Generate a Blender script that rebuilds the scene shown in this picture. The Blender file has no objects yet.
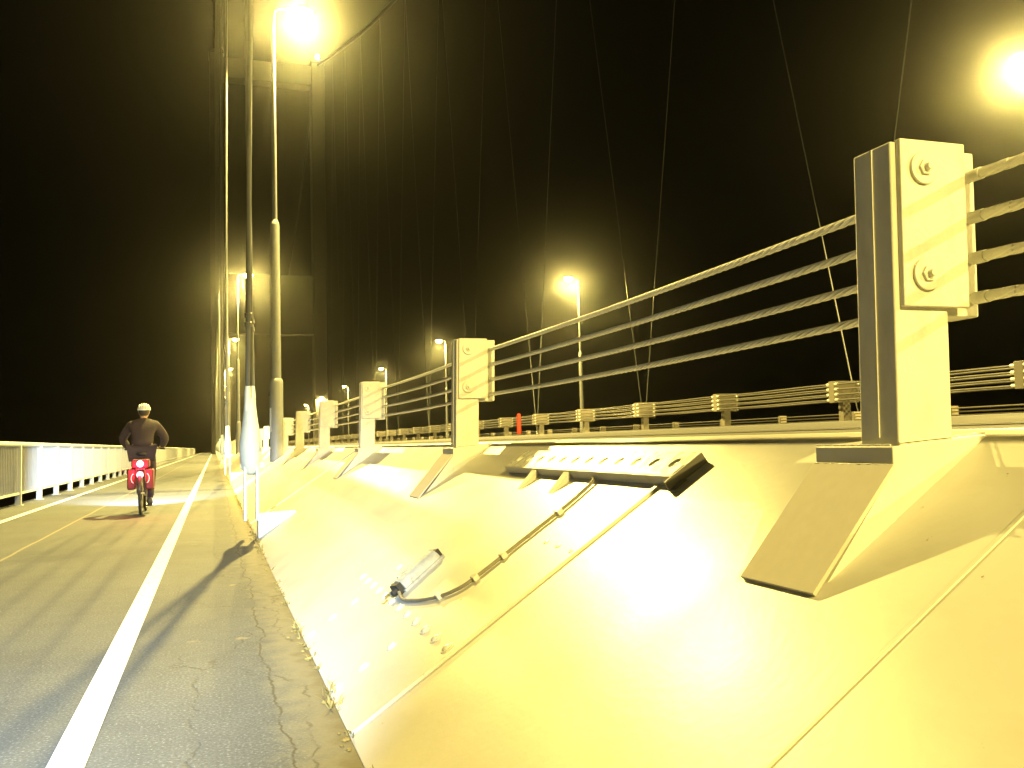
import bpy, bmesh, math, random
from mathutils import Vector, Matrix
random.seed(11)
S = bpy.context.scene
COL = S.collection
PI = math.pi

# ------------------------------------------------------------------ helpers
class MB:
    """collects shapes, links them as ONE mesh object"""
    def __init__(s): s.v = []; s.f = []
    def add(s, vs, fs):
        o = len(s.v); s.v += [tuple(p) for p in vs]; s.f += [tuple(i + o for i in f) for f in fs]; return s
    def box(s, a, b, m=None):
        x0, y0, z0 = a; x1, y1, z1 = b
        vs = [(x0,y0,z0),(x1,y0,z0),(x1,y1,z0),(x0,y1,z0),(x0,y0,z1),(x1,y0,z1),(x1,y1,z1),(x0,y1,z1)]
        if m: vs = [m @ Vector(p) for p in vs]
        return s.add(vs, [(0,3,2,1),(4,5,6,7),(0,1,5,4),(1,2,6,5),(2,3,7,6),(3,0,4,7)])
    def prism(s, prof, y0, y1):
        """profile of (x,z) points (counter-clockwise seen from -y), extruded along y"""
        n = len(prof)
        vs = [(x, y0, z) for x, z in prof] + [(x, y1, z) for x, z in prof]
        fs = [tuple(range(n)), tuple(reversed(range(n, 2*n)))]
        fs += [((i+1) % n, i, n+i, n+(i+1) % n) for i in range(n)]
        return s.add(vs, fs)
    def tube(s, pts, rad, n=10, cap=True):
        pts = [Vector(p) for p in pts]
        if not hasattr(rad, '__len__'): rad = [rad]*len(pts)
        vs = []; fs = []; up = None
        for i, p in enumerate(pts):
            t = (pts[min(i+1, len(pts)-1)] - pts[max(i-1, 0)]).normalized()
            if up is None:
                up = Vector((0,0,1)) if abs(t.z) < .9 else Vector((1,0,0))
            a = t.cross(up).normalized(); up = a.cross(t).normalized()
            for k in range(n):
                c = 2*PI*k/n
                vs.append(p + (a*math.cos(c) + up*math.sin(c))*rad[i])
        for i in range(len(pts)-1):
            for k in range(n):
                fs.append((i*n+k, i*n+(k+1) % n, (i+1)*n+(k+1) % n, (i+1)*n+k))
        if cap:
            fs.append(tuple(reversed(range(n)))); fs.append(tuple(range((len(pts)-1)*n, len(pts)*n)))
        return s.add(vs, fs)
    def ball(s, c, r, n=12, m=8, low=-1.0):
        c = Vector(c)
        if not hasattr(r, '__len__'): r = (r, r, r)
        vs = []; fs = []
        for i in range(m+1):
            ph = -PI/2 + PI*i/m
            ph = max(ph, math.asin(max(-1, low)))
            for k in range(n):
                a = 2*PI*k/n
                vs.append(c + Vector((r[0]*math.cos(ph)*math.cos(a), r[1]*math.cos(ph)*math.sin(a), r[2]*math.sin(ph))))
        for i in range(m):
            for k in range(n):
                fs.append((i*n+k, i*n+(k+1) % n, (i+1)*n+(k+1) % n, (i+1)*n+k))
        return s.add(vs, fs)
    def torus(s, c, axis, R, r, n=40, m=10):
        c = Vector(c); axis = Vector(axis).normalized()
        a = axis.orthogonal().normalized(); b = axis.cross(a)
        vs = []; fs = []
        for i in range(n):
            t = 2*PI*i/n; d = a*math.cos(t) + b*math.sin(t)
            for k in range(m):
                q = 2*PI*k/m
                vs.append(c + d*(R + r*math.cos(q)) + axis*r*math.sin(q))
        for i in range(n):
            for k in range(m):
                fs.append((i*m+k, ((i+1) % n)*m+k, ((i+1) % n)*m+(k+1) % m, i*m+(k+1) % m))
        return s.add(vs, fs)
    def build(s, name, mat, parent=None, smooth=35, bevel=0):
        me = bpy.data.meshes.new(name)
        me.from_pydata(s.v, [], s.f); me.update()
        bm = bmesh.new(); bm.from_mesh(me)
        bmesh.ops.remove_doubles(bm, verts=bm.verts, dist=1e-6)
        bmesh.ops.recalc_face_normals(bm, faces=bm.faces)
        bm.to_mesh(me); bm.free()
        if smooth:
            for p in me.polygons: p.use_smooth = True
            me.set_sharp_from_angle(angle=math.radians(smooth))
        me.materials.append(mat)
        o = bpy.data.objects.new(name, me); COL.objects.link(o)
        if parent: o.parent = parent
        if bevel:
            b = o.modifiers.new('bevel', 'BEVEL'); b.width = bevel; b.segments = 2; b.limit_method = 'ANGLE'
            b.harden_normals = True
        return o

def tag(o, label=None, cat=None, group=None, kind=None):
    if label: o['label'] = label
    if cat: o['category'] = cat
    if group: o['group'] = group
    if kind: o['kind'] = kind
    return o
def thing(name, label, cat, loc=(0,0,0), group=None):
    o = bpy.data.objects.new(name, None); COL.objects.link(o); o.location = loc
    o.empty_display_size = .1
    return tag(o, label, cat, group)
def copy_tree(o, parent=None):
    c = o.copy(); COL.objects.link(c); c.parent = parent
    for ch in list(o.children): copy_tree(ch, c)
    return c
ORD = ['nearest','second nearest','third nearest','fourth nearest','fifth nearest','sixth nearest','seventh nearest','eighth nearest']

# ---------------------------------------------------------------- materials
def mat(name, base, rough=.5, metal=0, var=.12, scale=4, bump=0, bscale=60, coat=0, dirt=None, dirt_amt=.5, dirt_scale=(3,3,3), space='Object', rvar=.1):
    m = bpy.data.materials.new(name); m.use_nodes = True
    nt = m.node_tree; N = nt.nodes; L = nt.links
    b = N['Principled BSDF']
    b.inputs['Metallic'].default_value = metal
    b.inputs['Coat Weight'].default_value = coat
    b.inputs['Coat Roughness'].default_value = .25
    tc = N.new('ShaderNodeTexCoord')
    if space == 'World':
        g = N.new('ShaderNodeNewGeometry'); co = g.outputs['Position']
    else: co = tc.outputs['Object']
    n = N.new('ShaderNodeTexNoise'); n.inputs['Scale'].default_value = scale; n.inputs['Detail'].default_value = 6
    L.new(co, n.inputs['Vector'])
    r = N.new('ShaderNodeMapRange'); r.inputs[1].default_value = .3; r.inputs[2].default_value = .7
    r.inputs[3].default_value = 1-var; r.inputs[4].default_value = 1+var
    L.new(n.outputs['Fac'], r.inputs[0])
    mul = N.new('ShaderNodeVectorMath'); mul.operation = 'SCALE'
    mul.inputs[0].default_value = base
    L.new(r.outputs[0], mul.inputs['Scale'])
    colour = mul.outputs[0]
    if dirt:
        mp = N.new('ShaderNodeMapping'); mp.inputs['Scale'].default_value = dirt_scale
        L.new(co, mp.inputs['Vector'])
        n2 = N.new('ShaderNodeTexNoise'); n2.inputs['Scale'].default_value = 1; n2.inputs['Detail'].default_value = 8; n2.inputs['Roughness'].default_value = .65
        L.new(mp.outputs[0], n2.inputs['Vector'])
        r2 = N.new('ShaderNodeMapRange'); r2.inputs[1].default_value = .52; r2.inputs[2].default_value = .75
        r2.inputs[4].default_value = dirt_amt
        L.new(n2.outputs['Fac'], r2.inputs[0])
        mx = N.new('ShaderNodeMix'); mx.data_type = 'RGBA'
        L.new(r2.outputs[0], mx.inputs[0]); L.new(colour, mx.inputs[6]); mx.inputs[7].default_value = (*dirt, 1)
        colour = mx.outputs[2]
    L.new(colour, b.inputs['Base Color'])
    rr = N.new('ShaderNodeMapRange'); rr.inputs[1].default_value = .3; rr.inputs[2].default_value = .7
    rr.inputs[3].default_value = max(.03, rough-rvar); rr.inputs[4].default_value = min(1, rough+rvar)
    L.new(n.outputs['Fac'], rr.inputs[0]); L.new(rr.outputs[0], b.inputs['Roughness'])
    if bump:
        n3 = N.new('ShaderNodeTexNoise'); n3.inputs['Scale'].default_value = bscale; n3.inputs['Detail'].default_value = 4
        L.new(co, n3.inputs['Vector'])
        bp = N.new('ShaderNodeBump'); bp.inputs['Strength'].default_value = bump; bp.inputs['Distance'].default_value = .01
        L.new(n3.outputs['Fac'], bp.inputs['Height']); L.new(bp.outputs[0], b.inputs['Normal'])
    m['bsdf'] = 1
    return m
def add_chips(m, scale, lo, hi, col, amt):
    nt = m.node_tree; N = nt.nodes; L = nt.links; b = N['Principled BSDF']
    src = b.inputs['Base Color'].links[0].from_socket
    g = N.new('ShaderNodeNewGeometry')
    n = N.new('ShaderNodeTexNoise'); n.inputs['Scale'].default_value = scale; n.inputs['Detail'].default_value = 5; n.inputs['Roughness'].default_value = .6
    L.new(g.outputs['Position'], n.inputs['Vector'])
    r = N.new('ShaderNodeMapRange'); r.inputs[1].default_value = lo; r.inputs[2].default_value = hi; r.inputs[4].default_value = amt
    L.new(n.outputs['Fac'], r.inputs[0])
    x = N.new('ShaderNodeMix'); x.data_type = 'RGBA'; L.new(r.outputs[0], x.inputs[0]); L.new(src, x.inputs[6]); x.inputs[7].default_value = (*col, 1)
    L.new(x.outputs[2], b.inputs['Base Color'])
def emit(name, col, strength):
    m = bpy.data.materials.new(name); m.use_nodes = True
    b = m.node_tree.nodes['Principled BSDF']
    b.inputs['Base Color'].default_value = (.8,.8,.8,1)
    b.inputs['Emission Color'].default_value = (*col, 1); b.inputs['Emission Strength'].default_value = strength
    return m

PAINT = mat('cream_deck_paint', (.64,.63,.585), .39, var=.06, scale=2.2, rvar=.04, bump=.06, bscale=35, dirt=(.46,.42,.33), dirt_amt=.3, dirt_scale=(5,2.2,5), space='World')
POSTP = mat('cream_post_paint', (.62,.61,.56), .5, var=.05, scale=9, bump=.12, bscale=70, dirt=(.36,.30,.20), dirt_amt=.35, dirt_scale=(14,14,4))
GREYP = mat('grey_lamp_paint', (.17,.18,.185), .5, var=.08, scale=6, dirt=(.12,.11,.09), dirt_amt=.3, dirt_scale=(8,8,2))
WHITEP = mat('white_socket_paint', (.52,.59,.66), .42, var=.06, scale=8, bump=.1, bscale=40, dirt=(.35,.33,.28), dirt_amt=.3, dirt_scale=(9,9,5))
RAILP = mat('white_railing_paint', (.33,.345,.355), .5, var=.06, scale=5, dirt=(.35,.3,.2), dirt_amt=.25, dirt_scale=(6,6,6))
TANP = mat('tan_cover_paint', (.54,.51,.45), .8, rvar=.01, var=.03, scale=30, bump=.02, bscale=260, dirt=(.46,.43,.36), dirt_amt=.03, dirt_scale=(20,20,20))
add_chips(PAINT, 14, .715, .735, (.16,.07,.025), .8); add_chips(PAINT, 2.6, .62, .78, (.56,.53,.46), .2)
add_chips(POSTP, 26, .70, .73, (.18,.08,.03), .8)
BOLTM = mat('bolt_paint', (.70,.70,.64), .28, var=.05, scale=20)
STEEL = mat('galvanised_rope', (.80,.78,.68), .5, metal=0, var=.08, scale=40, space='Object')
CABM = mat('main_cable_wrap', (.03,.03,.03), .8, var=.15, scale=2)
WIRE = mat('hanger_wire', (.085,.09,.092), .55, metal=.2, var=.2, scale=3)
MEDP = mat('weathered_post_paint', (.17,.155,.12), .6, var=.1, scale=9, dirt=(.2,.17,.1), dirt_amt=.4, dirt_scale=(9,9,4))
MEDR = mat('weathered_rope', (.06,.054,.04), .6, var=.2, scale=20)
DARK = mat('dark_rubber', (.03,.03,.03), .7, var=.2, scale=20)
BOXM = mat('weathered_box_grey', (.40,.42,.43), .5, var=.2, scale=14, bump=.3, bscale=50, dirt=(.12,.10,.05), dirt_amt=.8, dirt_scale=(16,16,16))
LICHEN = mat('ochre_lichen', (.42,.30,.03), .9, var=.3, scale=60, bump=.6, bscale=150)
CONDUIT = mat('grey_cable_sheath', (.22,.21,.17), .6, var=.15, scale=12)
TOWERM = mat('tower_paint', (.05,.048,.043), .6, var=.12, scale=.25, dirt=(.035,.033,.03), dirt_amt=.4, dirt_scale=(.3,.3,.05), space='World')
ROADM = mat('road_asphalt', (.07,.07,.068), .85, var=.2, scale=.6, bump=.5, bscale=90, space='World')
UNDER = mat('deck_underside_paint', (.35,.36,.36), .6, var=.1, scale=.5, space='World')
WATERM = mat('estuary_water', (.010,.014,.016), .12, var=.2, scale=.02, bump=.4, bscale=.25, space='World', rvar=.04)
WEEDM = mat('dry_weed', (.30,.24,.08), .9, var=.45, scale=14, space='World')
REDP = mat('red_marker_plastic', (.55,.04,.02), .45, var=.08, scale=20)
SODIUM = emit('sodium_bowl', (1,.76,.24), 14)
TOPLAMP = emit('aviation_lamp', (1,.92,.75), 30)
REDLAMP = emit('red_tail_lamp', (1,.06,.10), 6)
WHITELAMP = emit('white_head_lamp', (.8,.9,1), 4)

def path_mat():
    m = bpy.data.materials.new('path_asphalt'); m.use_nodes = True
    nt = m.node_tree; N = nt.nodes; L = nt.links; b = N['Principled BSDF']
    g = N.new('ShaderNodeNewGeometry'); P = g.outputs['Position']
    def noise(sc, det=6, rough=.6, vec=P):
        n = N.new('ShaderNodeTexNoise'); n.inputs['Scale'].default_value = sc; n.inputs['Detail'].default_value = det
        n.inputs['Roughness'].default_value = rough; L.new(vec, n.inputs['Vector']); return n
    def rng(src, a, c, d=0, e=1):
        r = N.new('ShaderNodeMapRange'); r.inputs[1].default_value = a; r.inputs[2].default_value = c
        r.inputs[3].default_value = d; r.inputs[4].default_value = e; L.new(src, r.inputs[0]); return r.outputs[0]
    def mix(f, a, c):
        x = N.new('ShaderNodeMix'); x.data_type = 'RGBA'
        if isinstance(f, float): x.inputs[0].default_value = f
        else: L.new(f, x.inputs[0])
        for i, q in ((6, a), (7, c)):
            if isinstance(q, tuple): x.inputs[i].default_value = (*q, 1)
            else: L.new(q, x.inputs[i])
        return x.outputs[2]
    def math_(op, a, c):
        x = N.new('ShaderNodeMath'); x.operation = op
        for i, q in ((0, a), (1, c)):
            if isinstance(q, (int, float)): x.inputs[i].default_value = q
            else: L.new(q, x.inputs[i])
        return x.outputs[0]
    sep = N.new('ShaderNodeSeparateXYZ'); L.new(P, sep.inputs[0])
    big = noise(.9); fine = noise(85, 3); mid = noise(7)
    c = mix(rng(math_('ADD', math_('MULTIPLY', big.outputs[0], .6), math_('MULTIPLY', mid.outputs[0], .4)), .38, .62), (.058,.071,.090), (.096,.110,.128))
    c = mix(rng(fine.outputs[0], .40, .60, .7, 0), c, (.035,.04,.046))
    c = mix(rng(fine.outputs[0], .60, .70, 0, .7), c, (.26,.26,.25))
    # dusty strip along the kerb side, ragged
    ex = math_('ADD', sep.outputs[0], math_('MULTIPLY', math_('SUBTRACT', mid.outputs[0], .5), .35))
    c = mix(rng(ex, .18, .36, 0, .8), c, (.175,.158,.108))
    c = mix(rng(ex, .36, .44, 0, .75), c, (.09,.075,.04))
    # worn pale / ochre spots
    sp = noise(3.1, 5, .55)
    c = mix(math_('MULTIPLY', rng(sp.outputs[0], .66, .72), rng(sep.outputs[0], -.3, .1)), c, (.22,.19,.11))
    # longitudinal lane joint
    wob = math_('ADD', sep.outputs[0], math_('MULTIPLY', math_('SUBTRACT', big.outputs[0], .5), .06))
    jd = math_('ABSOLUTE', math_('ADD', wob, 1.92), 0)
    c = mix(rng(jd, .010, .022, .7, 0), c, (.25,.22,.14))
    # cracks close to the kerb
    mp = N.new('ShaderNodeMapping'); mp.inputs['Scale'].default_value = (1.6,.55,1); L.new(P, mp.inputs['Vector'])
    dn = noise(3.0, 5, .6)
    dv = N.new('ShaderNodeVectorMath'); dv.operation = 'ADD'; L.new(mp.outputs[0], dv.inputs[0])
    ds = N.new('ShaderNodeVectorMath'); ds.operation = 'SCALE'; L.new(dn.outputs['Color'], ds.inputs[0]); ds.inputs['Scale'].default_value = .35
    L.new(ds.outputs[0], dv.inputs[1])
    vo = N.new('ShaderNodeTexVoronoi'); vo.feature = 'DISTANCE_TO_EDGE'; vo.inputs['Scale'].default_value = 1.15
    L.new(dv.outputs[0], vo.inputs['Vector'])
    crack = math_('MULTIPLY', rng(vo.outputs[0], .004, .012, 1, 0), rng(sep.outputs[0], -.45, -.1))
    crack = math_('MULTIPLY', crack, rng(mid.outputs[0], .42, .55))
    c = mix(math_('MULTIPLY', crack, .5), c, (.018,.017,.015))
    w2 = math_('ADD', sep.outputs[0], math_('MULTIPLY', math_('SUBTRACT', noise(1.7,5).outputs[0], .5), .22))
    jd2 = math_('ABSOLUTE', math_('SUBTRACT', w2, .235), 0)
    c = mix(math_('MULTIPLY', rng(jd2, .002, .008, .85, 0), rng(mid.outputs[0], .36, .46)), c, (.02,.019,.016))
    L.new(c, b.inputs['Base Color']); b.inputs['Roughness'].default_value = .82
    h = math_('SUBTRACT', math_('MULTIPLY', fine.outputs[0], .6), math_('MULTIPLY', crack, .8))
    bp = N.new('ShaderNodeBump'); bp.inputs['Strength'].default_value = .55; bp.inputs['Distance'].default_value = .006
    L.new(h, bp.inputs['Height']); L.new(bp.outputs[0], b.inputs['Normal'])
    return m
PATHM = path_mat()
def line_mat():
    m = mat('worn_white_paint', (.78,.79,.80), .6, var=.06, scale=5, bump=.3, bscale=90, space='World', dirt=(.22,.22,.21), dirt_amt=.75, dirt_scale=(30,11,1))
    return m
LINEM = line_mat()

# ------------------------------------------------------------------ setting
YA, YB = -70.0, 420.0
XC = 12.1                                   # centre line of the bridge
def slope_z(x): return .66*(x-.44)
def mir(x): return 2*XC - x
def grid_sheet(xs, zs, y0, y1, ny):
    m = MB(); vs = []; fs = []; n = len(xs)
    for j in range(ny+1):
        y = y0 + (y1-y0)*j/ny
        vs += [(x, y, z) for x, z in zip(xs, zs)]
    for j in range(ny):
        for i in range(n-1):
            fs.append((j*n+i, j*n+i+1, (j+1)*n+i+1, (j+1)*n+i))
    return m.add(vs, fs)
# water
w = MB(); w.add([(-2200,-2200,-46),(2200,-2200,-46),(2200,2200,-46),(-2200,2200,-46)], [(0,1,2,3)])
tag(w.build('water', WATERM, smooth=0), kind='structure')
# steel deck: sloping edges and body underneath, one solid profile
prof = [(.44,0),(1.925,slope_z(1.925)),(1.975,.9985),(2.08,1.0),(2.082,.94),(mir(2.082),.94),(mir(2.08),1.0),(mir(1.975),.9985),(mir(1.925),slope_z(1.925)),(mir(.44),0),(mir(.44),-.3),(mir(4),-3),(4,-3),(.44,-.3)]
prof = list(reversed(prof)) 
tag(MB().prism(prof, YA, YB).build('deck_edge', PAINT, smooth=0), kind='structure')
# road with its camber
xs = []; zs = []
for i in range(25):
    t = -1 + 2*i/24; x = XC + t*(XC-2.084)
    xs.append(x); zs.append(.985 + .225*(1-abs(t)**1.6))
tag(grid_sheet(xs, zs, YA, YB, 40).build('road', ROADM, smooth=60), kind='structure')
rm = MB()
for x in (3.0, 10.9, mir(3.0), mir(10.9)):
    z = .985 + .225*(1-abs((x-XC)/(XC-2.084))**1.6) + .006
    rm.add([(x-.07,YA,z),(x+.07,YA,z),(x+.07,YB,z),(x-.07,YB,z)], [(0,1,2,3)])
for x in (6.9, mir(6.9)):
    z = .985 + .225*(1-abs((x-XC)/(XC-2.084))**1.6) + .006
    for k in range(54):
        y = YA + k*9
        rm.add([(x-.06,y,z),(x+.06,y,z),(x+.06,y+3,z),(x-.06,y+3,z)], [(0,1,2,3)])
tag(rm.build('road_markings', LINEM, smooth=0), kind='structure')
# paths
def path(name, x0, x1, xe):
    m = MB(); m.box((x0,YA,-.28),(x1,YB,0)); return tag(m.build(name, PATHM, smooth=0), kind='structure')
path('path', -3.8, .438, .44)
path('far_path', mir(.438), mir(-3.8), 0)
lm = MB()
for x0, x1 in ((-.512,-.395),(-3.06,-2.94)):
    n = 120
    vs = []; fs = []
    for j in range(n+1):
        y = YA+(YB-YA)*j/n if j else YA
        vs += [(x0,y,.004),(x1,y,.004)]
    for j in range(n): fs.append((2*j,2*j+1,2*j+3,2*j+2))
    lm.add(vs, fs)
tag(lm.build('path_lines', LINEM, smooth=0), kind='structure')
# weeds in the joint between path and steel edge
wd = MB(); y = 2.2
while y < 40:
    y += random.expovariate(1/.13)*(1 + y*.04)
    big = random.random() < .18
    for k in range(random.randint(3, 9) if big else random.randint(1, 3)):
        bx = .435 + random.gauss(0, .012); by = y + random.gauss(0, .02)
        hgt = random.uniform(.02, .075 if big else .035)
        dx = random.gauss(-.01, .025); dy = random.gauss(0, .025); wdt = random.uniform(.002,.005)
        a = random.uniform(0, PI); ca, sa = math.cos(a)*wdt, math.sin(a)*wdt
        z0 = 0.0
        wd.add([(bx-ca,by-sa,z0),(bx+ca,by+sa,z0),(bx+dx*.5+ca*.8,by+dy*.5+sa*.8,z0+hgt*.7),(bx+dx*.5-ca*.8,by+dy*.5-sa*.8,z0+hgt*.7),(bx+dx*1.3,by+dy*1.3,z0+hgt)], [(0,1,2,3),(3,2,4)])
    for k in range(3):                      # crumbs of dirt and moss
        c = (.425+random.gauss(0,.022), y+random.gauss(0,.05), .002)
        r = random.uniform(.004,.014)
        wd.ball(c, (r,r*1.3,r*.5), 6, 4)
tag(wd.build('weeds', WEEDM, smooth=0), kind='stuff')

# --------------------------------------------- details on the sloping edge
TH = math.atan(.66); NRM = Vector((-math.sin(TH),0,math.cos(TH))); UPS = Vector((math.cos(TH),0,math.sin(TH)))
def on_slope(x, y, h=0): return Vector((x, y, slope_z(x))) + NRM*h
def slope_box(m, x0, x1, y0, y1, h0, h1):
    pr = []
    vs = []
    for y in (y0, y1):
        for x, h in ((x0,h0),(x1,h0),(x1,h1),(x0,h1)): vs.append(on_slope(x,y,h))
    return m.add(vs, [(0,1,2,3),(7,6,5,4),(0,4,5,1),(1,5,6,2),(2,6,7,3),(3,7,4,0)])
def dome(m, x, y, r, h):
    c = on_slope(x, y, 0); n = 12; a = UPS; b = Vector((0,1,0)); vs = []; fs = []
    rings = [(1.35,-.002),(1.35,.003),(1.0,.0035),(.92,h*.55),(.65,h*.9),(0.01,h)]
    for rr, hh in rings:
        for k in range(n):
            t = 2*PI*k/n; vs.append(c + (a*math.cos(t)+b*math.sin(t))*r*rr + NRM*hh)
    for i in range(len(rings)-1):
        for k in range(n): fs.append((i*n+k,i*n+(k+1)%n,(i+1)*n+(k+1)%n,(i+1)*n+k))
    fs.append(tuple(range((len(rings)-1)*n, len(rings)*n)))
    m.add(vs, fs)
def joint_strip(y, lab, hw, h, x1=1.92):
    m = MB(); slope_box(m, .45, x1, y-hw, y+hw, -.004, h)
    return tag(m.build('joint_strip', PAINT, bevel=.002), lab, 'joint strip', 'welded joints across the sloping deck edge')
joint_strip(3.2, 'long straight raised strip running up the slope from path edge to perforated beam', .013, .011, 1.655)
joint_strip(1.522, 'faint weld line up the slope beneath the shadow of the nearest post', .007, .004)
for i, y in enumerate((12.4, 21.6)):
    joint_strip(y, ['raised strip up the slope beyond the white hanger socket', 'farthest raised strip up the slope beside the lamp column foot'][i], .013, .011)
bolt_spots = [(.812, 3.283+i*(5.249-3.283)/11, 'row') for i in range(12)]
bolt_spots += [(.704,4.858,'l'),(.591,4.875,'l'),(.478,4.859,'l'),(.695,3.754,'n'),(.581,3.771,'n'),(.472,3.776,'n'),(.95,4.871,'s')]
bolt_spots += [(1.322,3.769,'t'),(1.314,3.559,'t'),(1.311,3.414,'t'),(1.308,3.262,'t')]
BL = {'row':'round white bolt head in the straight row on the slope below the grey box',
      'l':'white bolt head in the line of three below the far end of the row',
      'n':'white bolt head in the line of three below the near end of the row',
      's':'single white bolt head just above the far end of the bolt row',
      't':'small bolt head in the short row between conduit and raised strip'}
BG = {'row':'row of bolts on the slope','l':'far line of three bolts','n':'near line of three bolts','t':'small bolts by the conduit'}
protos = {}
for x, y, kd in bolt_spots:
    key = 't' if kd == 't' else 'b'
    if key not in protos:
        m = MB(); dome(m, .44, 0, .011 if key == 't' else .021, .006 if key == 't' else .012)
        o = m.build('bolt_head', BOLTM, smooth=50); protos[key] = o
    else:
        o = protos[key].copy(); COL.objects.link(o)
    o.location = (x-.44*1, y, slope_z(x))
    tag(o, BL[kd], 'bolt'); 
    if kd in BG: o['group'] = BG[kd]
    elif 'group' in o: del o['group']

# grey weathered lamp box with its conduit
t = thing('junction_box', 'weathered grey box on the slope with ochre lichen round it', 'junction box', on_slope(.97,4.42))
def loc(o): o.location = o.location - Vector(on_slope(.97,4.42)); return o
# long axis across the view: from (0.86,4.30) to (1.10,4.42) on the slope
A = on_slope(.862,4.33); B = on_slope(1.105,4.44); ax = (B-A).normalized(); sd = NRM.cross(ax)
def frame(c): 
    return Matrix(((ax.x,sd.x,NRM.x,c.x),(ax.y,sd.y,NRM.y,c.y),(ax.z,sd.z,NRM.z,c.z),(0,0,0,1)))
ln = (B-A).length; F = frame(A)
m = MB(); m.box((.02,-.0,-.004),(ln-.01,.17,.012), F); loc(m.build('base_plate', BOXM, t, bevel=.003))
m = MB()
n = 9; pr = [(0.035+.052*math.cos(PI*k/n), .012+.05*math.sin(PI*k/n)) for k in range(n+1)]
vs = [F @ Vector((x, q+.02, h)) for x in (.03, ln-.03) for q, h in pr]
m.add(vs, [tuple(range(n+1)), tuple(reversed(range(n+1,2*n+2)))] + [(i+1,i,n+1+i,n+2+i) for i in range(n)] + [(0,n,2*n+1,n+1)])
loc(m.build('cover', BOXM, t, bevel=.003))
m = MB(); m.box((.05,.118,.012),(ln-.07,.165,.04), F); m.box((.09,.13,.04),(ln-.12,.155,.052), F); loc(m.build('terminal_block', BOXM, t, bevel=.003))
m = MB(); m.box((.0,.015,.0),(.03,.085,.055), F); m.tube([F@Vector((-.03,.04,.028)),F@Vector((.01,.04,.028))], .016, 10); loc(m.build('gland', DARK, t, bevel=.003))
m = MB(); m.box((ln-.03,.02,.0),(ln-.005,.09,.05), F); m.tube([F@Vector((ln-.02,.1,.03)),F@Vector((ln+.01,.13,.034))], .012, 8); loc(m.build('latch', DARK, t, bevel=.003))
m = MB()
for k in range(46):
    u = random.random(); v = random.choice((.17+abs(random.gauss(0,.02)), .17+abs(random.gauss(0,.02)), -.0))
    if v < .1: u = random.uniform(-.06,.08); v = random.uniform(.03,.2)
    p = F @ Vector((u*ln if v > .165 else u, v, .0)); r = random.uniform(.005,.015)
    m.ball(p, (r,r,r*.5), 6, 4)
loc(tag(m.build('lichen', LICHEN, t, smooth=60), kind='stuff'))
# conduit
import functools
ctrl = [(.850,4.30,.03),(.842,4.22,.012),(.865,4.09,.010),(.915,3.92,.010),(.985,3.80,.010),(1.07,3.76,.010),(1.32,3.766,.010),(1.50,3.768,.010),(1.64,3.80,.012),(1.66,3.83,.02)]
def catmull(P, seg=8):
    P = [Vector(p) for p in P]; out = []
    for i in range(len(P)-1):
        p0 = P[max(i-1,0)]; p1 = P[i]; p2 = P[i+1]; p3 = P[min(i+2,len(P)-1)]
        for k in range(seg):
            s = k/seg
            out.append(.5*((2*p1)+(p2-p0)*s+(2*p0-5*p1+4*p2-p3)*s*s+(3*p1-p0-3*p2+p3)*s**3))
    out.append(P[-1]); return out
cp = [on_slope(p.x, p.y, p.z) for p in catmull(ctrl)]
m = MB(); m.tube(cp, .0085, 8)
cable_o = tag(m.build('conduit', CONDUIT), 'thin grey conduit curving up the slope from the weathered box', 'conduit')
for x, y in ((.935,3.885),(1.065,3.762),(1.195,3.764),(1.46,3.767)):
    m = MB(); slope_box(m, x-.012, x+.012, y-.026, y+.026, 0, .022); m.build('clip', BOLTM, cable_o, bevel=.004)

# perforated cover beam at the top of the slope
t = thing('perforated_beam', 'long perforated steel cover beam lying at the top of the slope', 'beam', (0,0,0))
def holes_plate(x0, x1, y0, y1, h0, h1, nh):
    """sheet on the slope with a row of round holes, real openings"""
    bm = bmesh.new(); m = MB()
    pitch = (y1-y0)/nh; nseg = 20; r = .029
    for k in range(nh):
        ya = y0+pitch*k; yb = ya+pitch; yc = (ya+yb)/2; xc = (x0+x1)/2
        rim = []
        outer = []
        for i in range(nseg):
            a = 2*PI*i/nseg + PI/4
            dx, dy = math.cos(a), math.sin(a)
            rim.append((xc+dx*r*math.cos(TH), yc+dy*r))
            q = min((x1-x0)/2/max(abs(dx),1e-6), (yb-ya)/2/max(abs(dy),1e-6))
            outer.append((xc+dx*q, yc+dy*q))
        # make sure the corners are hit: nseg multiple of 4 with PI/4 start gives square corners only if cell is square
        corners = [(x1,yb),(x0,yb),(x0,ya),(x1,ya)]
        for ci, i in enumerate((0,5,10,15)): outer[i] = corners[ci]
        top_r = [on_slope(x,y,h1) for x,y in rim]; top_o = [on_slope(x,y,h1) for x,y in outer]
        bot_r = [on_slope(x,y,h0) for x,y in rim]
        vs = top_r+top_o+bot_r; fs = []
        for i in range(nseg):
            j = (i+1)%nseg
            fs.append((i,j,nseg+j,nseg+i)); fs.append((j,i,2*nseg+i,2*nseg+j))
        m.add(vs, fs)
    return m
BX0, BX1, BY0, BY1, BH = 1.672, 1.812, 3.08, 5.15, .042
hp = holes_plate(BX0+.012, BX1, BY0+.02, BY1, BH-.012, BH, 12)
hp.build('perforated_plate', BOLTM, t, smooth=30)
m = MB(); slope_box(m, BX0, BX0+.012, BY0, BY1, .0, BH+.002); m.build('front_flange', POSTP, t, bevel=.002)
m = MB(); slope_box(m, BX0-.03, BX1-.004, BY0-.008, BY0+.004, .0, BH+.001); slope_box(m, BX0-.03, BX0+.03, BY0-.05, BY0-.008, 0, .008)
m.build('end_plate', CONDUIT, t, bevel=.002)
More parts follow.
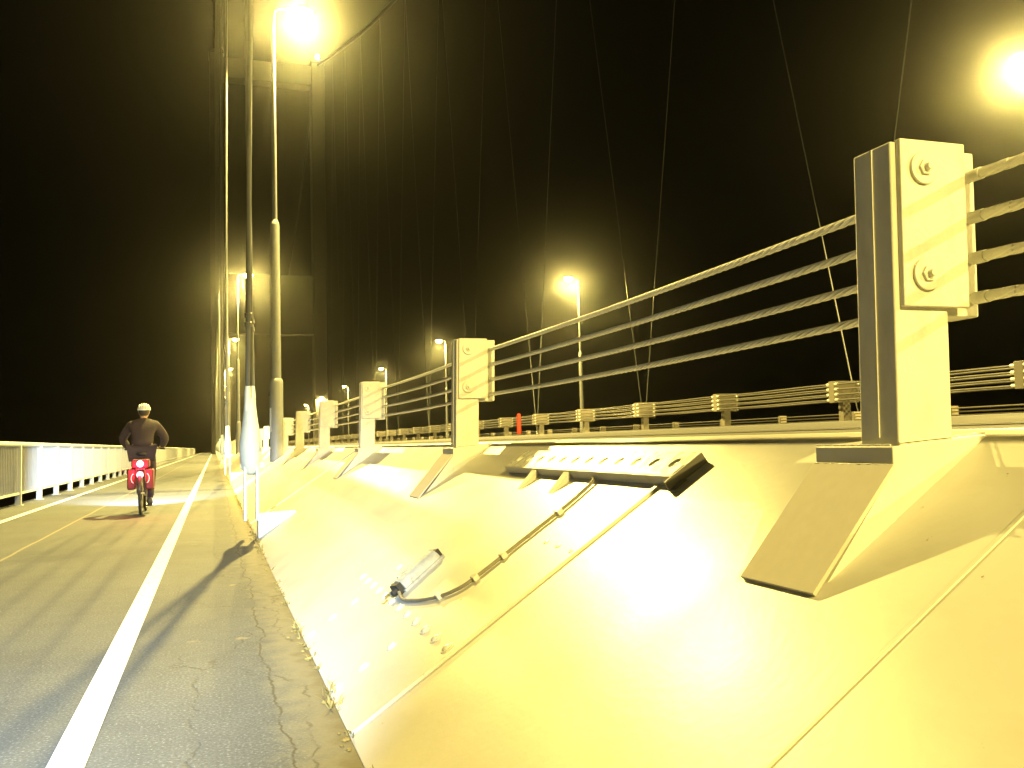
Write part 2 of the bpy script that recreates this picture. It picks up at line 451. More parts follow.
for y in (4.62, 4.15):
    m = MB()
    vs = []
    for yy in (y-.035, y+.035):
        vs += [on_slope(BX0-.11,yy,.0), on_slope(BX0-.002,yy,.0), on_slope(BX0-.002,yy,BH-.004)]
    m.add(vs, [(0,1,2),(5,4,3),(0,3,4,1),(1,4,5,2),(2,5,3,0)]); m.build('bracket', POSTP, t, bevel=.002)

# ------------------------------------------------------- near barrier posts
PY0, PP = 1.93, 4.44
LEAN = .022
def lean(m, z0=.98):
    m.v = [(x + max(0, z-z0)*LEAN/.78, y, z) for x, y, z in m.v]; return m
def make_post(label):
    t = thing('barrier_post', label, 'barrier post', (0,0,0), 'cable barrier posts on the near deck edge')
    P0 = Vector((1.73, PY0, .98))
    t.location = P0
    def fin(o): o.location = -P0; return o
    m = lean(MB().box((1.645,PY0-.07,.96),(1.817,PY0+.072,1.752))); fin(m.build('shaft', POSTP, t, bevel=.006))
    m = lean(MB().box((1.641,PY0-.004,.985),(1.6455,PY0+.004,1.748))); fin(m.build('weld_seam', POSTP, t))
    m = lean(MB().box((1.817,PY0-.045,1.30),(1.945,PY0+.05,1.750))); fin(m.build('cable_bracket', POSTP, t, bevel=.005))
    m = lean(MB().box((1.661,PY0-.088,1.318),(1.872,PY0-.0705,1.756))); pl = fin(m.build('anchor_plate', POSTP, t, bevel=.004))
    for z in (1.68, 1.402):
        m = MB(); x = 1.732
        m.tube([(x,PY0-.0885,z),(x,PY0-.097,z)], .043, 28)
        m.tube([(x,PY0-.097,z),(x,PY0-.104,z)], .022, 6)
        m.tube([(x,PY0-.104,z),(x,PY0-.118,z)], [.0105,.009], 14)
        b = lean(m).build('bolt', POSTP, pl, smooth=30, bevel=.002)
    # pedestal and sloping gusset
    m = MB(); m.prism([(1.622,slope_z(1.622)-.03),(1.622,.962),(1.93,.985),(1.93,slope_z(1.93)-.03)][::-1], PY0-.073, PY0+.235)
    fin(m.build('pedestal', PAINT, t, bevel=.004))
    m = MB(); m.prism([(1.39,slope_z(1.39)-.01),(1.6215,.905),(1.6215,slope_z(1.622)-.02)][::-1], PY0-.075, PY0+.232)
    fin(m.build('gusset', PAINT, t))
    d = Vector((1.62-1.375, 0, .915-.612)).normalized(); nn = Vector((-d.z,0,d.x))
    a = Vector((1.364,0,slope_z(1.364)+.001)); b = Vector((1.6215,0,.912))
    m = MB(); m.prism([(a.x,a.z),(b.x,b.z),(b.x+nn.x*.011,b.z+nn.z*.011),(a.x+nn.x*.011,a.z+nn.z*.011)], PY0-.085, PY0+.228)
    fin(m.build('cover_plate', TANP, t, bevel=.0015))
    m = MB()
    for x, z in ((1.619,.966),(1.612,.916)):
        pts = [(x + random.gauss(0,.0004), PY0-.07+k*.006, z+random.gauss(0,.0004)) for k in range(50)]
        m.tube(pts, [.0022+.0006*math.sin(k*1.1) for k in range(50)], 7)
    pts = [(1.642+k*.006, PY0-.074+random.gauss(0,.001), .972+.0004*k) for k in range(47)]
    m.tube(pts, [.0026+.001*math.sin(k*1.3) for k in range(47)], 7)
    fin(m.build('weld_bead', BOLTM, t, smooth=60))
    return t
post = make_post('nearest and largest cream cable post, with two big bolts on its plate')
for k in range(1, 44):
    c = copy_tree(post); c.location.y += PP*k
    if k < 6: c['label'] = f'{ORD[k]} cream cable post standing on the near deck edge'
    else: c['label'] = 'far cream cable post on the near deck edge, beyond the sixth one'
    c.location.x += random.gauss(0,.004)

# twisted steel ropes
def rope(x, z, R, y0, y1, ytw):
    n = 36; vs = []; fs = []
    ys = []; y = y0
    while y < ytw: ys.append(y); y += .008 if 0 < y < 5 else .016
    while y < y1: ys.append(y); y += 1.5
    ys.append(y1)
    for i, yy in enumerate(ys):
        ph = yy/.30*2*PI
        sag = -.012*math.sin(PI*((yy-PY0)/PP % 1))
        am = .36 if yy < ytw else .0
        for k in range(n):
            a = 2*PI*k/n
            r = R*(1-am + am*abs(math.cos(3*(a-ph)))**.8)
            vs.append((x+r*math.cos(a), yy, z+sag+r*math.sin(a)))
    for i in range(len(ys)-1):
        for k in range(n): fs.append((i*n+k,i*n+(k+1)%n,(i+1)*n+(k+1)%n,(i+1)*n+k))
    return MB().add(vs, fs)
names = ['topmost of the four steel ropes','second rope from the top of four','third rope from the top of four','lowest of the four steel ropes']
CZ = (1.678, 1.566, 1.456, 1.349)
for i, z in enumerate(CZ):
    o = rope(1.934, z, .0138, -7, 200, 11).build('barrier_cable', STEEL, smooth=60)
    tag(o, f'{names[i]} between the near cream posts', 'barrier cable', 'steel ropes of the near barrier')
    for k in range(0, 12):
        y = PY0+PP*k
        m = MB()
        m.tube([(1.934,y-.052,z),(1.934,y-.10,z)], .0165, 14); m.tube([(1.934,y-.10,z),(1.934,y-.19,z)], [.0145,.0135], 14)
        m.build('ferrule', BOLTM, o)

# -------------------------------------------------- median and far barriers
MZ = 1.205
def make_median(label):
    t = thing('median_post', label, 'barrier post', (XC,0,MZ), 'cable barrier posts along the middle of the road')
    MB().box((-.09,-.075,-.02),(.09,.075,.46)).build('shaft', MEDP, t, bevel=.006)
    m = MB().box((-.30,-.085,.40),(.30,.085,.83)); m.build('cable_bracket', MEDP, t, bevel=.006)
    m = MB()
    for sx in (-1,1):
        for z in CZ_M:
            m.tube([(sx*.27,-.16,z),(sx*.27,.16,z)], .03, 10)
    m.build('ferrule', BOLTM, t)
    m = MB().box((-.2,-.16,-.02),(.2,.16,.022)); m.build('base_plate', MEDP, t, bevel=.004)
    return t
CZ_M = (.77,.665,.56,.455)
med = make_median('nearest median cable post, just behind the big post shaft')
med.location.y = PY0 + PP*3 - .1
for k in range(1, 42):
    c = copy_tree(med); c.location.y += 4.45*k
    c['label'] = f'{ORD[k]} blocky cable post in the middle of the road' if k < 7 else 'far blocky cable post in the middle of the road, beyond the seventh one'
for k in (1,2):
    c = copy_tree(med); c.location.y -= 4.45*k
    c['label'] = ['blocky median post at the right edge of view beyond the big post','blocky median post outside the right edge of view'][k-1]
for sx in (-1,1):
    for i, z in enumerate(CZ_M):
        o = MB().tube([(XC+sx*.27,-8,MZ+z)] + [(XC+sx*.27,y,MZ+z-.012*(q%2)) for q, y in enumerate(range(4,204,2))], .017, 8).build('barrier_cable', MEDR)
        tag(o, f'{names[i]}, {"near" if sx<0 else "far"} side of the median posts', 'barrier cable', 'steel ropes of the median barrier')
# far edge barrier
fx = mir(1.73)
def make_far(label):
    t = thing('far_barrier_post', label, 'barrier post', (fx,0,.98), 'cable barrier posts on the far deck edge')
    MB().box((-.085,-.07,-.02),(.085,.07,.50)).build('shaft', MEDP, t, bevel=.006)
    MB().box((-.24,-.07,.32),(.085,.07,.775)).build('cable_bracket', MEDP, t, bevel=.006)
    MB().box((-.2,-.2,-.10),(.2,.2,-.018)).build('pedestal', MEDP, t, bevel=.006)
    return t
farp = make_far('nearest short cable post on the far deck edge, beyond the median')
farp.location.y = 27.4
for k in list(range(1, 38)) + [-1,-2]:
    c = copy_tree(farp); c.location.y += 4.55*k
    if 0 < k < 7: c['label'] = f'{ORD[k]} short pale post on the far deck edge, beyond the median barrier'
    elif k > 0: c['label'] = 'distant short pale post on the far deck edge, beyond the seventh one'
    else: c['label'] = ['','pale far edge post at the right border of view','pale far edge post right of the view'][-k]
for i, z in enumerate(CZ):
    o = MB().tube([(fx-.21,y,z) for y in range(0,204,4)], .02, 8).build('barrier_cable', MEDR)
    tag(o, f'{names[i]} along the far deck edge', 'barrier cable', 'steel ropes of the far barrier')
# red marker
t = thing('road_marker', 'thin red marker post standing beside the median barrier', 'marker post', (11.0,32.4,1.2))
MB().tube([(0,0,.06),(0,0,.10),(0,0,.80),(0,0,.84)], [.07,.085,.075,.03], 14).build('sleeve', REDP, t)
MB().box((-.2,-.2,0),(.2,.2,.06)).build('base', DARK, t, bevel=.015)

# ------------------------------------------------------------------ railing
RX = -3.62; RP = 2.22; R0 = 19.75 - 9*2.22
t = thing('railing', 'white railing with upright bars along the outer side of the path', 'railing', (RX,0,0))
p0 = None
m0 = MB().box((-.055,-.04,0),(.055,.04,1.17)); m0.box((-.09,-.08,0),(.09,.08,.014))
pz = m0.build('post', RAILP, t, bevel=.006); pz.location = (0,R0-RP*5,0)
mb = MB()
for k in range(1, 16):
    y = RP*k/16; mb.box((-.008,y-.006,.255),(.008,y+.006,1.14))
bz = mb.build('bars', RAILP, t, smooth=0); bz.location = (0,R0-RP*5,0)
NB = 92
for k in range(1, NB):
    c = pz.copy(); COL.objects.link(c); c.parent = t; c.location = (0,R0-RP*5+RP*k,0)
    c = bz.copy(); COL.objects.link(c); c.parent = t; c.location = (0,R0-RP*5+RP*k,0)
ya, yb = R0-RP*5, R0+RP*(NB-5)
m = MB(); m.tube([(0,ya,1.19),(0,yb,1.19)], .048, 14); m.build('top_rail', RAILP, t)
m = MB().box((-.03,ya,.215),(.03,yb,.255)); m.build('bottom_rail', RAILP, t)

# -------------------------------------------------------------- street lamps
LCOL = (1.0,.75,.19)
POW = 9500
def make_lamp(label, x, y, sgn, zb, group, top=12.35):
    """sgn +1: arm reaches towards +x"""
    t = thing('street_lamp', label, 'street lamp', (x,y,zb), group)
    H = top - zb
    m = MB(); m.tube([(0,0,-.3),(0,0,.02),(0,0,1.70),(0,0,1.76),(0,0,1.80)], [.185,.17,.165,.155,.122], 16)
    m.build('base_column', GREYP, t)
    m = MB(); m.tube([(0,0,1.78),(0,0,5.72),(0,0,5.78),(0,0,5.86)], [.122,.115,.105,.070], 16)
    m.tube([(0,0,5.84),(0,0,H-.25),(sgn*.03,0,H-.06),(sgn*.13,0,H+.03),(sgn*.42,0,H+.06)], [.066,.050,.048,.044,.038], 14)
    m.build('pole', GREYP, t)
    m = MB().box((-.13*sgn,-.10,.45),(-.172*sgn,.10,1.05)); m.build('access_door', GREYP, t, bevel=.006)
    m = MB()
    vs = []; fs = []
    secs = [(.34,.05,.05),(.42,.10,.09),(.62,.16,.13),(.86,.17,.12),(1.0,.11,.07),(1.05,.05,.03)]
    for sx, wy, hz in secs:
        for k in range(9):
            a = PI*k/8; vs.append((sgn*sx, wy*math.cos(a), H+.04+hz*math.sin(a)))
    for i in range(len(secs)-1):
        for k in range(8): fs.append((i*9+k,i*9+k+1,(i+1)*9+k+1,(i+1)*9+k))
        fs.append((i*9+8,i*9,(i+1)*9,(i+1)*9+8))
    fs.append(tuple(range(9))); fs.append(tuple(range((len(secs)-1)*9,len(secs)*9)))
    m.add(vs, fs); hd = m.build('lamp_head', GREYP, t)
    m = MB(); m.ball((sgn*.70,0,H+.035), (.33,.23,.27), 18, 10); m.v = [(a,b,min(c,H+.034)) for a,b,c in m.v]
    m.build('bowl', SODIUM, hd, smooth=60)
    L = bpy.data.lights.new('sodium_lamp', 'POINT'); L.energy = POW; L.color = LCOL; L.shadow_soft_size = .13
    L.energy = POW*.03
    lo = bpy.data.objects.new('sodium_lamp', L); COL.objects.link(lo); lo.parent = t; lo.location = (sgn*.70,0,H-.30)
    L = bpy.data.lights.new('sodium_beam', 'SPOT'); L.energy = POW*.95; L.color = LCOL; L.shadow_soft_size = .13
    L.spot_size = math.radians(172); L.spot_blend = .25
    lo = bpy.data.objects.new('sodium_beam', L); COL.objects.link(lo); lo.parent = t; lo.location = (sgn*.70,0,H-.30)
    return t
nl = ['street lamp behind the viewpoint on the near deck edge','tall grey street lamp glaring at the top left, nearest in the near row',
      'second street lamp of the near row, seen low beside the hanger wires','third street lamp of the near row, just below the second',
      'fourth street lamp of the near row, a small light above the path']
for k, y in enumerate((-16, 23.4, 61, 97.5, 134, 171, 208, 245)):
    make_lamp(nl[k] if k < 5 else 'tiny distant street lamp of the near row, beyond the fourth one', 1.5, y, 1, .94, 'street lamps along the near deck edge')
fl = ['street lamp of the far row right of the view behind the viewpoint','street lamp of the far row glaring at the right border, behind the big post',
      'second street lamp of the far row, above the ropes between the two nearest posts','third street lamp of the far row, beside the second post top',
      'fourth street lamp of the far row, by the third post top','fifth street lamp of the far row, left of the third post']
for k, y in enumerate((-16.5, 19.6, 55.0, 91.3, 125.7, 163.5, 200, 236)):
    make_lamp(fl[k] if k < 6 else 'tiny distant street lamp of the far row, beyond the fifth one', mir(1.1), y, -1, .94, 'street lamps along the far deck edge', 11.7)

# ---------------------------------------------------------- suspension cables
TY = 203.0
def cable_z(y):
    d = abs(TY-y)
    return 5 + 82*(1-d/494)**2 if y <= TY else 87 - d*.29
cab_x = (.46, mir(.46))
for i, x in enumerate(cab_x):
    tx = .87 if i == 0 else 22.5
    pts = []
    for y in range(-70, 421, 7):
        f_ = max(0, 1-abs(TY-y)/60); pts.append((x+(tx-x)*f_, y, cable_z(y)+.4))
    tag(MB().tube(pts, .27, 16).build('main_cable', CABM), ['main suspension cable of the near side rising to the tower top','main suspension cable of the far side rising to the tower top'][i], 'bridge cable', 'main suspension cables')
def make_hanger(x, y, label, sgn):
    t = thing('suspension_hanger', label, 'hanger', (x,y,0), 'hanger wires between deck and main cable')
    # anchor bracket on the slope (a steel wedge)
    m = MB(); ex = .40*sgn
    pr = [(-.02*sgn,-.02),(-.02*sgn,.262),(ex,.285),(ex,.25)]
    m.prism(pr if sgn < 0 else pr[::-1], -.16, .16); m.build('anchor_bracket', WHITEP, t, bevel=.006)
    # two lugs, pin, socket
    m = MB()
    for lx in (-.125,.005): m.box((lx-.045,-.09,.20),(lx-.01,.09,.80)) 
    m.build('lug', WHITEP, t, bevel=.008)
    m = MB().tube([(-.20,0,.80),(-.17,0,.80),(-.17,0,.80),(.03,0,.80),(.06,0,.80)], [.03,.05,.035,.035,.03], 14)
    m.build('pin', BOLTM, t)
    m = MB(); prof = [(.70,.03),(.73,.075),(.80,.105),(.95,.120),(1.06,.118),(1.20,.098),(1.36,.075),(1.50,.062),(1.55,.055)]
    vs = []; fs = []; n = 20
    for z, r in prof:
        for k in range(n):
            a = 2*PI*k/n; vs.append((-.09+r*math.cos(a), r*1.15*math.sin(a), z))
    for i in range(len(prof)-1):
        for k in range(n): fs.append((i*n+k,i*n+(k+1)%n,(i+1)*n+(k+1)%n,(i+1)*n+k))
    fs.append(tuple(reversed(range(n)))); fs.append(tuple(range((len(prof)-1)*n,len(prof)*n)))
    m.add(vs, fs); sk = m.build('socket', WHITEP, t, smooth=50)
    for s_ in (-1,1):
        m = MB(); dx = .028*s_
        top = Vector((0, 9.15*s_, cable_z(y+9.15*s_)-0.0)); b = Vector((-.09+dx,.03*s_,1.46))
        d = (top-b).normalized()
        m.tube([b+Vector((0,0,-.06)), b+d*.16, b+d*.24], [.038,.034,.027], 12); m.build('spout', WHITEP, sk)
        m = MB(); m.tube([b, b+d*.5, b+d*6, top], .027, 10)
        for q in (.9,1.0):
            m.tube([b+d*q, b+d*(q+.05)], .04, 10)
        m.build('wire', WIRE, t)
    return t
for k in range(-1, 11):
    y = 10.45+18.3*k
    lab = {-1:'pair of hanger wires behind the viewpoint', 0:'nearest pair of hanger wires in a bright white spindle socket by the path'}
    make_hanger(.475, y, lab.get(k, f'{ORD[k]} pair of hanger wires on the near side, low white socket by the path' if 0 < k < 4 else 'distant pair of hanger wires on the near side, beyond the fourth pair'), 1)
    lab = {-1:'pair of hanger wires on the far side right of the view', 0:'pair of hanger wires on the far side beyond the right border'}
    make_hanger(mir(.475), y, lab.get(k, ['','pair of hanger wires on the far side meeting the deck behind the big post','pair of far side hanger wires forming a V right of the second far lamp','pair of far side hanger wires forming a V beside the thin red marker'][k] if 0 < k < 4 else 'distant pair of hanger wires on the far side, beyond the third V'), -1)

# ------------------------------------------------------------------- tower
t = thing('bridge_tower', 'dim grey portal tower of the suspension bridge at the end of the path', 'tower', (11.7,TY,-46))
for x0, x1 in ((-.56,2.3),(21.1,23.96)):
    m = MB(); m.box((x0-11.7,-2.6,0),(x1-11.7,2.6,133)); m.box((x0-11.9,-2.8,133),(x1-11.5,2.8,133.8)); m.build('leg', TOWERM, t, bevel=.15)
for z0, z1 in ((71.7,84.7),(128,132.5),(34,42)):
    m = MB(); m.box((2.3-11.7-.002,-1.7,z0),(21.1-11.7+.002,1.7,z1)); m.build('crossbeam', TOWERM, t, bevel=.1)
m = MB(); m.tube([(22.5-11.7,-2.4,133.8),(22.5-11.7,-2.4,134.2)], .25, 12); m.ball((22.5-11.7,-2.4,134.5), .42, 14, 10); m.build('top_lamp', TOPLAMP, t)

# ------------------------------------------------------------------ cyclist
BK = Vector((-1.09, 15.75, 0))
def bk(name, m, material, parent, **k): return m.build(name, material, parent, **k)
FRAMEM = mat('bike_frame_paint', (.05,.05,.055), .4, var=.1, scale=10)
TYRE = mat('bike_tyre', (.02,.02,.02), .8, var=.2, scale=30)
ALU = mat('bike_alloy', (.55,.55,.56), .35, metal=.8, var=.1, scale=20)
BAGM = mat('red_glow_bag', (.11,.014,.028), .7, var=.2, scale=20, bump=.3, bscale=80)  # bags are added; the tail lamp's red glow is put into their colour
bike = thing('bicycle', 'dark bicycle with glowing red tail lamp ridden away on the path', 'bicycle', BK)
def wheel(y, nm):
    m = MB(); m.torus((0,y,.335), (1,0,0), .315, .022, 44, 10); w_ = bk('wheel', m, TYRE, bike)
    m = MB(); m.torus((0,y,.335), (1,0,0), .287, .010, 44, 8); bk('rim', m, ALU, w_)
    m = MB(); m.tube([(-.05,y,.335),(.05,y,.335)], .02, 10)
    for k in range(28):
        a = 2*PI*k/28; s = .025*(1 if k % 2 else -1)
        m.tube([(s,y,.335),(0,y+.285*math.sin(a),.335+.285*math.cos(a))], .0013, 4)
    bk('spokes', m, ALU, w_)
wheel(-.43,'r'); wheel(.62,'f')
m = MB()
bb = Vector((0,0,.29)); st = Vector((0,-.17,.80)); hd = Vector((0,.42,.86)); hb = Vector((0,.45,.72))
for a, b, r in ((bb,st,.017),(bb,hb,.019),(st+Vector((0,.01,-.04)),hd,.017),(hb,hd+Vector((0,-.01,.05)),.02)): m.tube([a,b], r, 10)
for s in (-.055,.055):
    m.tube([bb+Vector((s*.5,0,0)),(s,-.43,.335)], .010, 8); m.tube([st+Vector((s*.4,0,-.05)),(s,-.43,.335)], .009, 8)
    m.tube([hb+Vector((s*.7,.0,0)),(s,.62,.335)], .012, 8)
bk('frame', m, FRAMEM, bike)
m = MB(); m.tube([st,(0,-.20,.93)], .013, 10); bk('seat_post', m, ALU, bike)
m = MB(); m.ball((0,-.26,.955), (.085,.11,.035), 14, 8); m.ball((0,-.13,.955), (.035,.13,.028), 12, 8); bk('saddle', m, DARK, bike, smooth=60)
m = MB(); m.tube([hd+Vector((0,-.01,.05)),(0,.42,1.02),(0,.50,1.04)], .015, 10)
m.tube([(-.30,.44,1.03),(-.2,.49,1.04),(0,.50,1.04),(.2,.49,1.04),(.30,.44,1.03)], .013, 10); hbz = bk('handlebar', m, FRAMEM, bike)
for s in (-1,1): bk('grip', MB().tube([(s*.20,.49,1.04),(s*.31,.435,1.03)], .018, 10), DARK, hbz)
m = MB(); m.tube([(-.07,0,.29),(.07,0,.29)], .016, 10)
m.tube([(.075,0,.29),(.085,.02,.12)], .010, 8); m.tube([(-.075,0,.29),(-.085,-.02,.46)], .010, 8)
m.torus(bb+Vector((.06,0,0)), (1,0,0), .085, .006, 24, 6); bk('crank', m, ALU, bike)
for s, y, z in ((1,.02,.12),(-1,-.02,.46)): bk('pedal', MB().box((s*.09-.045,y-.04,z-.012),(s*.09+.045,y+.04,z+.012)), DARK, bike, bevel=.004)
m = MB()
for s in (-.06,.06):
    m.tube([(s,-.20,.72),(s,-.62,.72)], .006, 6); m.tube([(s,-.60,.72),(s,-.43,.335)], .006, 6)
for y in (-.3,-.42,-.6): m.tube([(-.06,y,.72),(.06,y,.72)], .006, 6)
rk = bk('rack', m, FRAMEM, bike)
m = MB(); vs = []
for i in range(15):
    a = PI*(.10+.75*i/14); vs.append((0,-.43-.37*math.cos(a) if False else -.43-.37*math.sin(a-PI/2+.4), .335+.37*math.cos(a-PI/2+.4)))
for i in range(14):
    p, q = Vector(vs[i]), Vector(vs[i+1])
    m.add([p+Vector((-.028,0,0)),p+Vector((.028,0,0)),q+Vector((.028,0,0)),q+Vector((-.028,0,0))],[(0,1,2,3)])
mg = bk('mudguard', m, FRAMEM, bike, smooth=60); sm = mg.modifiers.new('solid','SOLIDIFY'); sm.thickness = .003
m = MB().box((-.13,-.62,.735),(.13,-.28,.87)); bg = bk('added_rack_bag', m, BAGM, bike, bevel=.03)
for s in (-1,1):
    m = MB().box((s*.075-.0,-.60,.40),(s*.19,-.26,.715)); bk('added_pannier', m, BAGM, bike, bevel=.025)
REFL = mat('reflective_tape', (.8,.8,.82), .3, var=.05, scale=9)
for s in (-1,1):
    m = MB()
    pts = [(s*(.095+.035*math.cos(a)), -.6025, .575+.07*math.sin(a)) for a in [PI*(-.5+k/9) for k in range(10)]]
    m.tube(pts, .007, 6); bk('reflector_band', m, REFL, bike)
m = MB().tube([(0,-.622,.80),(0,-.655,.80)], [.052,.044], 18); bk('tail_lamp', m, REDLAMP, bike)
m = MB().tube([(0,-.645,.63),(0,-.668,.63)], [.05,.044], 18); bk('glowing_reflector', m, REDLAMP, bike)  # no lamp: the reflector's red shine is put in as emission
m = MB().tube([(0,.56,1.0),(0,.60,1.0),(0,.64,1.0)], [.025,.034,.034], 14); bk('head_lamp', m, WHITELAMP, bike)
L = bpy.data.lights.new('tail_light', 'POINT'); L.energy = 6; L.color = (1,.02,.06); L.shadow_soft_size = .03
lo = bpy.data.objects.new('tail_light', L); COL.objects.link(lo); lo.parent = bike; lo.location = (0,-.70,.74)
L = bpy.data.lights.new('head_light', 'SPOT'); L.energy = 2300; L.color = (.66,.81,1); L.spot_size = math.radians(75); L.spot_blend = .8; L.shadow_soft_size = .03
lo = bpy.data.objects.new('head_light', L); COL.objects.link(lo); lo.parent = bike; lo.location = (0,.67,1.0)
lo.rotation_euler = (math.radians(90-7), 0, math.radians(4))
L.spot_size = math.radians(60); L.spot_blend = 1
# the photographer's own torch: it whitens the path and the near socket
L = bpy.data.lights.new('head_torch', 'SPOT'); L.energy = 1850; L.color = (.58,.80,1); L.spot_size = math.radians(42); L.spot_blend = .9; L.shadow_soft_size = .05
lo = bpy.data.objects.new('head_torch', L); COL.objects.link(lo); lo.location = (-1.3,-1.2,1.9)
lo.rotation_euler = (math.radians(90-17), 0, math.radians(-3.5))

def skin(name, verts, edges, radii, material, parent, root=0, sub=2, extra=None):
    me = bpy.data.meshes.new(name); me.from_pydata([tuple(v) for v in verts], edges, []); me.update()
    o = bpy.data.objects.new(name, me); COL.objects.link(o)
    sk = o.modifiers.new('skin','SKIN'); sk.use_smooth_shade = True; sk.branch_smoothing = .4
    for i, r in enumerate(radii):
        rr = r if hasattr(r,'__len__') else (r, r)
        me.skin_vertices[0].data[i].radius = rr
        me.skin_vertices[0].data[i].use_root = (i == root)
    ss = o.modifiers.new('sub','SUBSURF'); ss.levels = sub; ss.render_levels = sub
    dg = bpy.context.evaluated_depsgraph_get(); dg.update()
    ev = o.evaluated_get(dg); nm = bpy.data.meshes.new_from_object(ev)
    bpy.data.objects.remove(o); 
    m = MB(); m.add([v.co[:] for v in nm.vertices], [tuple(p.vertices) for p in nm.polygons])
    if extra: extra(m)
    r = m.build(name, material, parent, smooth=80)
    return r
SKINM = mat('skin', (.42,.26,.18), .55, var=.06, scale=20)
JACKET = mat('brown_jacket', (.034,.022,.026), .85, var=.2, scale=14, bump=.5, bscale=30)
TROUS = mat('dark_trousers', (.035,.025,.035), .9, var=.2, scale=14, bump=.4, bscale=30)
HELM = mat('pale_helmet', (.60,.62,.62), .35, var=.05, scale=20)
SHOE = mat('shoe', (.04,.04,.04), .7, var=.1, scale=20)
HAIRM = mat('dark_hair', (.04,.03,.02), .7, var=.2, scale=60)
pers = thing('person', 'cyclist in brown jacket and pale helmet riding away along the path', 'person', BK)
pel = Vector((0,-.19,1.03)); wst = Vector((0,-.12,1.16)); chs = Vector((0,.03,1.34)); nck = Vector((0,.13,1.50)); hdp = Vector((0,.20,1.62))
V = [pel,wst,chs,nck,Vector((0,.17,1.56))]
E_ = [(0,1),(1,2),(2,3),(3,4)]; Rr = [(.17,.13),(.15,.115),(.175,.12),(.062,.065),(.058,.062)]
hands = []
for s in (-1,1):
    b0 = len(V)
    V += [Vector((s*.185,.07,1.43)), Vector((s*.33,.18,1.20)), Vector((s*.27,.40,1.075)), Vector((s*.262,.47,1.062))]
    Rr += [.072,.050,.038,.034]; E_ += [(2,b0),(b0,b0+1),(b0+1,b0+2),(b0+2,b0+3)]
    hands.append((s, V[b0+3].copy()))
for s in (-1,1):
    b0 = len(V)
    knee, ank, toe = (Vector((.11,.22,.66)),Vector((.10,-.04,.22)),Vector((.10,.10,.155))) if s > 0 else (Vector((-.12,.24,.86)),Vector((-.10,-.10,.555)),Vector((-.10,.04,.495)))
    V += [Vector((s*.095,-.15,.98)), knee, ank, toe]; Rr += [.098,.066,.042,.034]
    E_ += [(0,b0),(b0,b0+1),(b0+1,b0+2),(b0+2,b0+3)]
def head_hands(m):
    m.ball((0,.20,1.635), (.077,.098,.115), 18, 14)
    m.ball((0,.298,1.625), (.014,.020,.024), 8, 6)                 # nose
    for s in (-1,1):
        m.ball((s*.078,.19,1.63), (.010,.022,.032), 8, 6)          # ears
        m.ball((s*.030,.283,1.652), (.012,.010,.009), 8, 6)        # eyes
    m.ball((0,.286,1.582), (.024,.010,.007), 8, 6)                 # mouth
    for s, h in hands:
        for k in range(4):                                         # fingers closed over the grip
            q = Vector((s*(.225+.021*k), .487-.010*k, 1.052))
            m.tube([q+Vector((0,-.03,.008)), q+Vector((0,.012,.014)), q+Vector((0,.026,-.008)), q+Vector((0,.010,-.028))], [.0095,.009,.0085,.007-.0005*k], 8)
        q = Vector((s*.205,.478,1.045)); m.tube([q+Vector((s*.03,-.03,0)), q+Vector((0,-.012,-.012)), q+Vector((-s*.008,.012,-.018))], [.011,.0095,.008], 8)
body = skin('body', V, E_, Rr, SKINM, pers, 0, 2, head_hands)
# clothes: slightly larger skins over the same pose
def grow(r, d): return tuple(q+d for q in r) if hasattr(r,'__len__') else r+d
jv = V[:4] + V[5:8] + V[9:12]; je = [(0,1),(1,2),(2,3),(2,4),(4,5),(5,6),(2,7),(7,8),(8,9)]
jr = [grow(Rr[0],.022),grow(Rr[1],.034),grow(Rr[2],.022),grow(Rr[3],.015)] + [grow(Rr[i],.02) for i in (5,6,7)] + [grow(Rr[i],.02) for i in (9,10,11)]
skin('jacket', jv, je, jr, JACKET, pers)
tv = [pel+Vector((0,0,-.03))] + V[13:16] + V[17:20]; te = [(0,1),(1,2),(2,3),(0,4),(4,5),(5,6)]
tr = [grow(Rr[0],.008)] + [grow(Rr[i],.017) for i in (13,14,15)] + [grow(Rr[i],.017) for i in (17,18,19)]
skin('trousers', tv, te, tr, TROUS, pers)
for s, a in ((1,Vector((.10,.03,.165))),(-1,Vector((-.10,-.03,.50)))):
    m = MB(); m.ball(a+Vector((0,.02,0)), (.045,.135,.042), 14, 10); m.ball(a+Vector((0,-.07,.03)), (.043,.05,.06), 12, 8)
    bk('shoe', m, SHOE, pers, smooth=60)
m = MB(); m.ball((0,.185,1.645), (.084,.098,.10), 16, 12); m.v = [(x,min(y,.24),z) for x,y,z in m.v]; bk('hair', m, HAIRM, pers, smooth=60)
m = MB(); m.ball((0,.20,1.672), (.105,.138,.100), 20, 12, -.12)
for k in (-2,-1,0,1,2):
    x = k*.033; m.tube([(x, .20-.14*math.cos(q)*math.sqrt(max(0,1-(x/.11)**2)), 1.672+.103*math.sin(q)*math.sqrt(max(0,1-(x/.11)**2))) for q in [.15+.28*j for j in range(10)]], .010, 6)
hl = bk('helmet', m, HELM, pers, smooth=60)

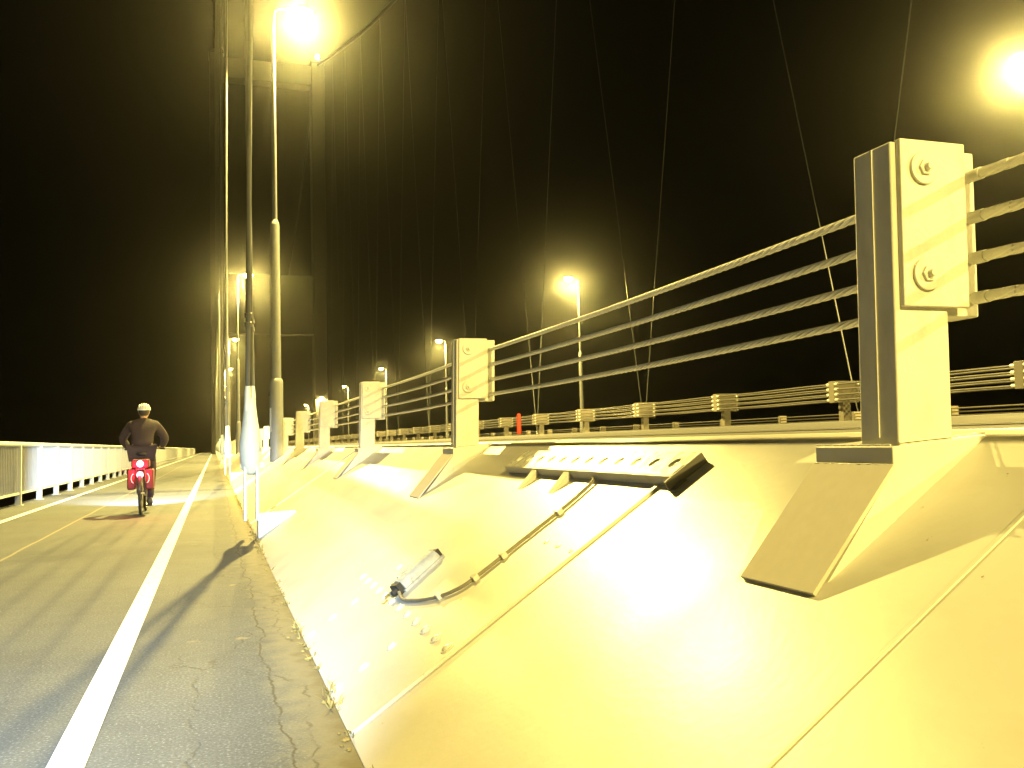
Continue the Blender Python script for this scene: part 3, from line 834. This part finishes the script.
# -------------------------------------------------------------- light, added lamp halos
w = bpy.data.worlds.new('World'); S.world = w; w.use_nodes = True
bgn = w.node_tree.nodes['Background']
bgn.inputs[0].default_value = (1.0,.72,.28,1); bgn.inputs[1].default_value = .00012
hm = bpy.data.materials.new('lamp_halo_air'); hm.use_nodes = True; nt = hm.node_tree
nt.nodes.remove(nt.nodes['Principled BSDF'])
pv = nt.nodes.new('ShaderNodeVolumePrincipled'); nt.links.new(pv.outputs[0], nt.nodes['Material Output'].inputs['Volume'])
pv.inputs['Color'].default_value = (.95,.95,.92,1); pv.inputs['Density'].default_value = .00036; pv.inputs['Anisotropy'].default_value = .965
hz = MB().box((-2300,-2300,-47.2),(2300,2300,92)).build('halo_haze', hm, smooth=0)  # air volume added to put glare-like halos round the lamps
tag(hz, kind='stuff')

# ------------------------------------------------------------------- camera
f = 900.0; vp = (214.0, 449.0); rho = .026
x = vp[0]-512; y = 384-vp[1]; c_, s_ = math.cos(rho), math.sin(rho)
xu = x*c_+y*s_; yu = -x*s_+y*c_
th = math.atan(-yu/f); psi = math.atan(-xu*math.cos(th)/f)
fw = Vector((math.sin(psi)*math.cos(th), math.cos(psi)*math.cos(th), math.sin(th)))
r0 = Vector((math.cos(psi), -math.sin(psi), 0)); u0 = r0.cross(fw)
rt = r0*c_-u0*s_; up = u0*c_+r0*s_
cd = bpy.data.cameras.new('camera'); cam = bpy.data.objects.new('camera', cd); COL.objects.link(cam)
cam.matrix_world = Matrix(((rt.x,up.x,-fw.x,0),(rt.y,up.y,-fw.y,0),(rt.z,up.z,-fw.z,1.0),(0,0,0,1)))
cd.sensor_width = 36; cd.lens = f*36/1024; cd.clip_start = .05; cd.clip_end = 6000
S.camera = cam

S.render.engine = 'CYCLES'
S.cycles.use_denoising = True
S.cycles.max_bounces = 6; S.cycles.diffuse_bounces = 4; S.cycles.volume_bounces = 0
S.cycles.sample_clamp_indirect = 8
S.view_settings.view_transform = 'Standard'; S.view_settings.look = 'None'
S.view_settings.exposure = 2.12; S.view_settings.gamma = 1
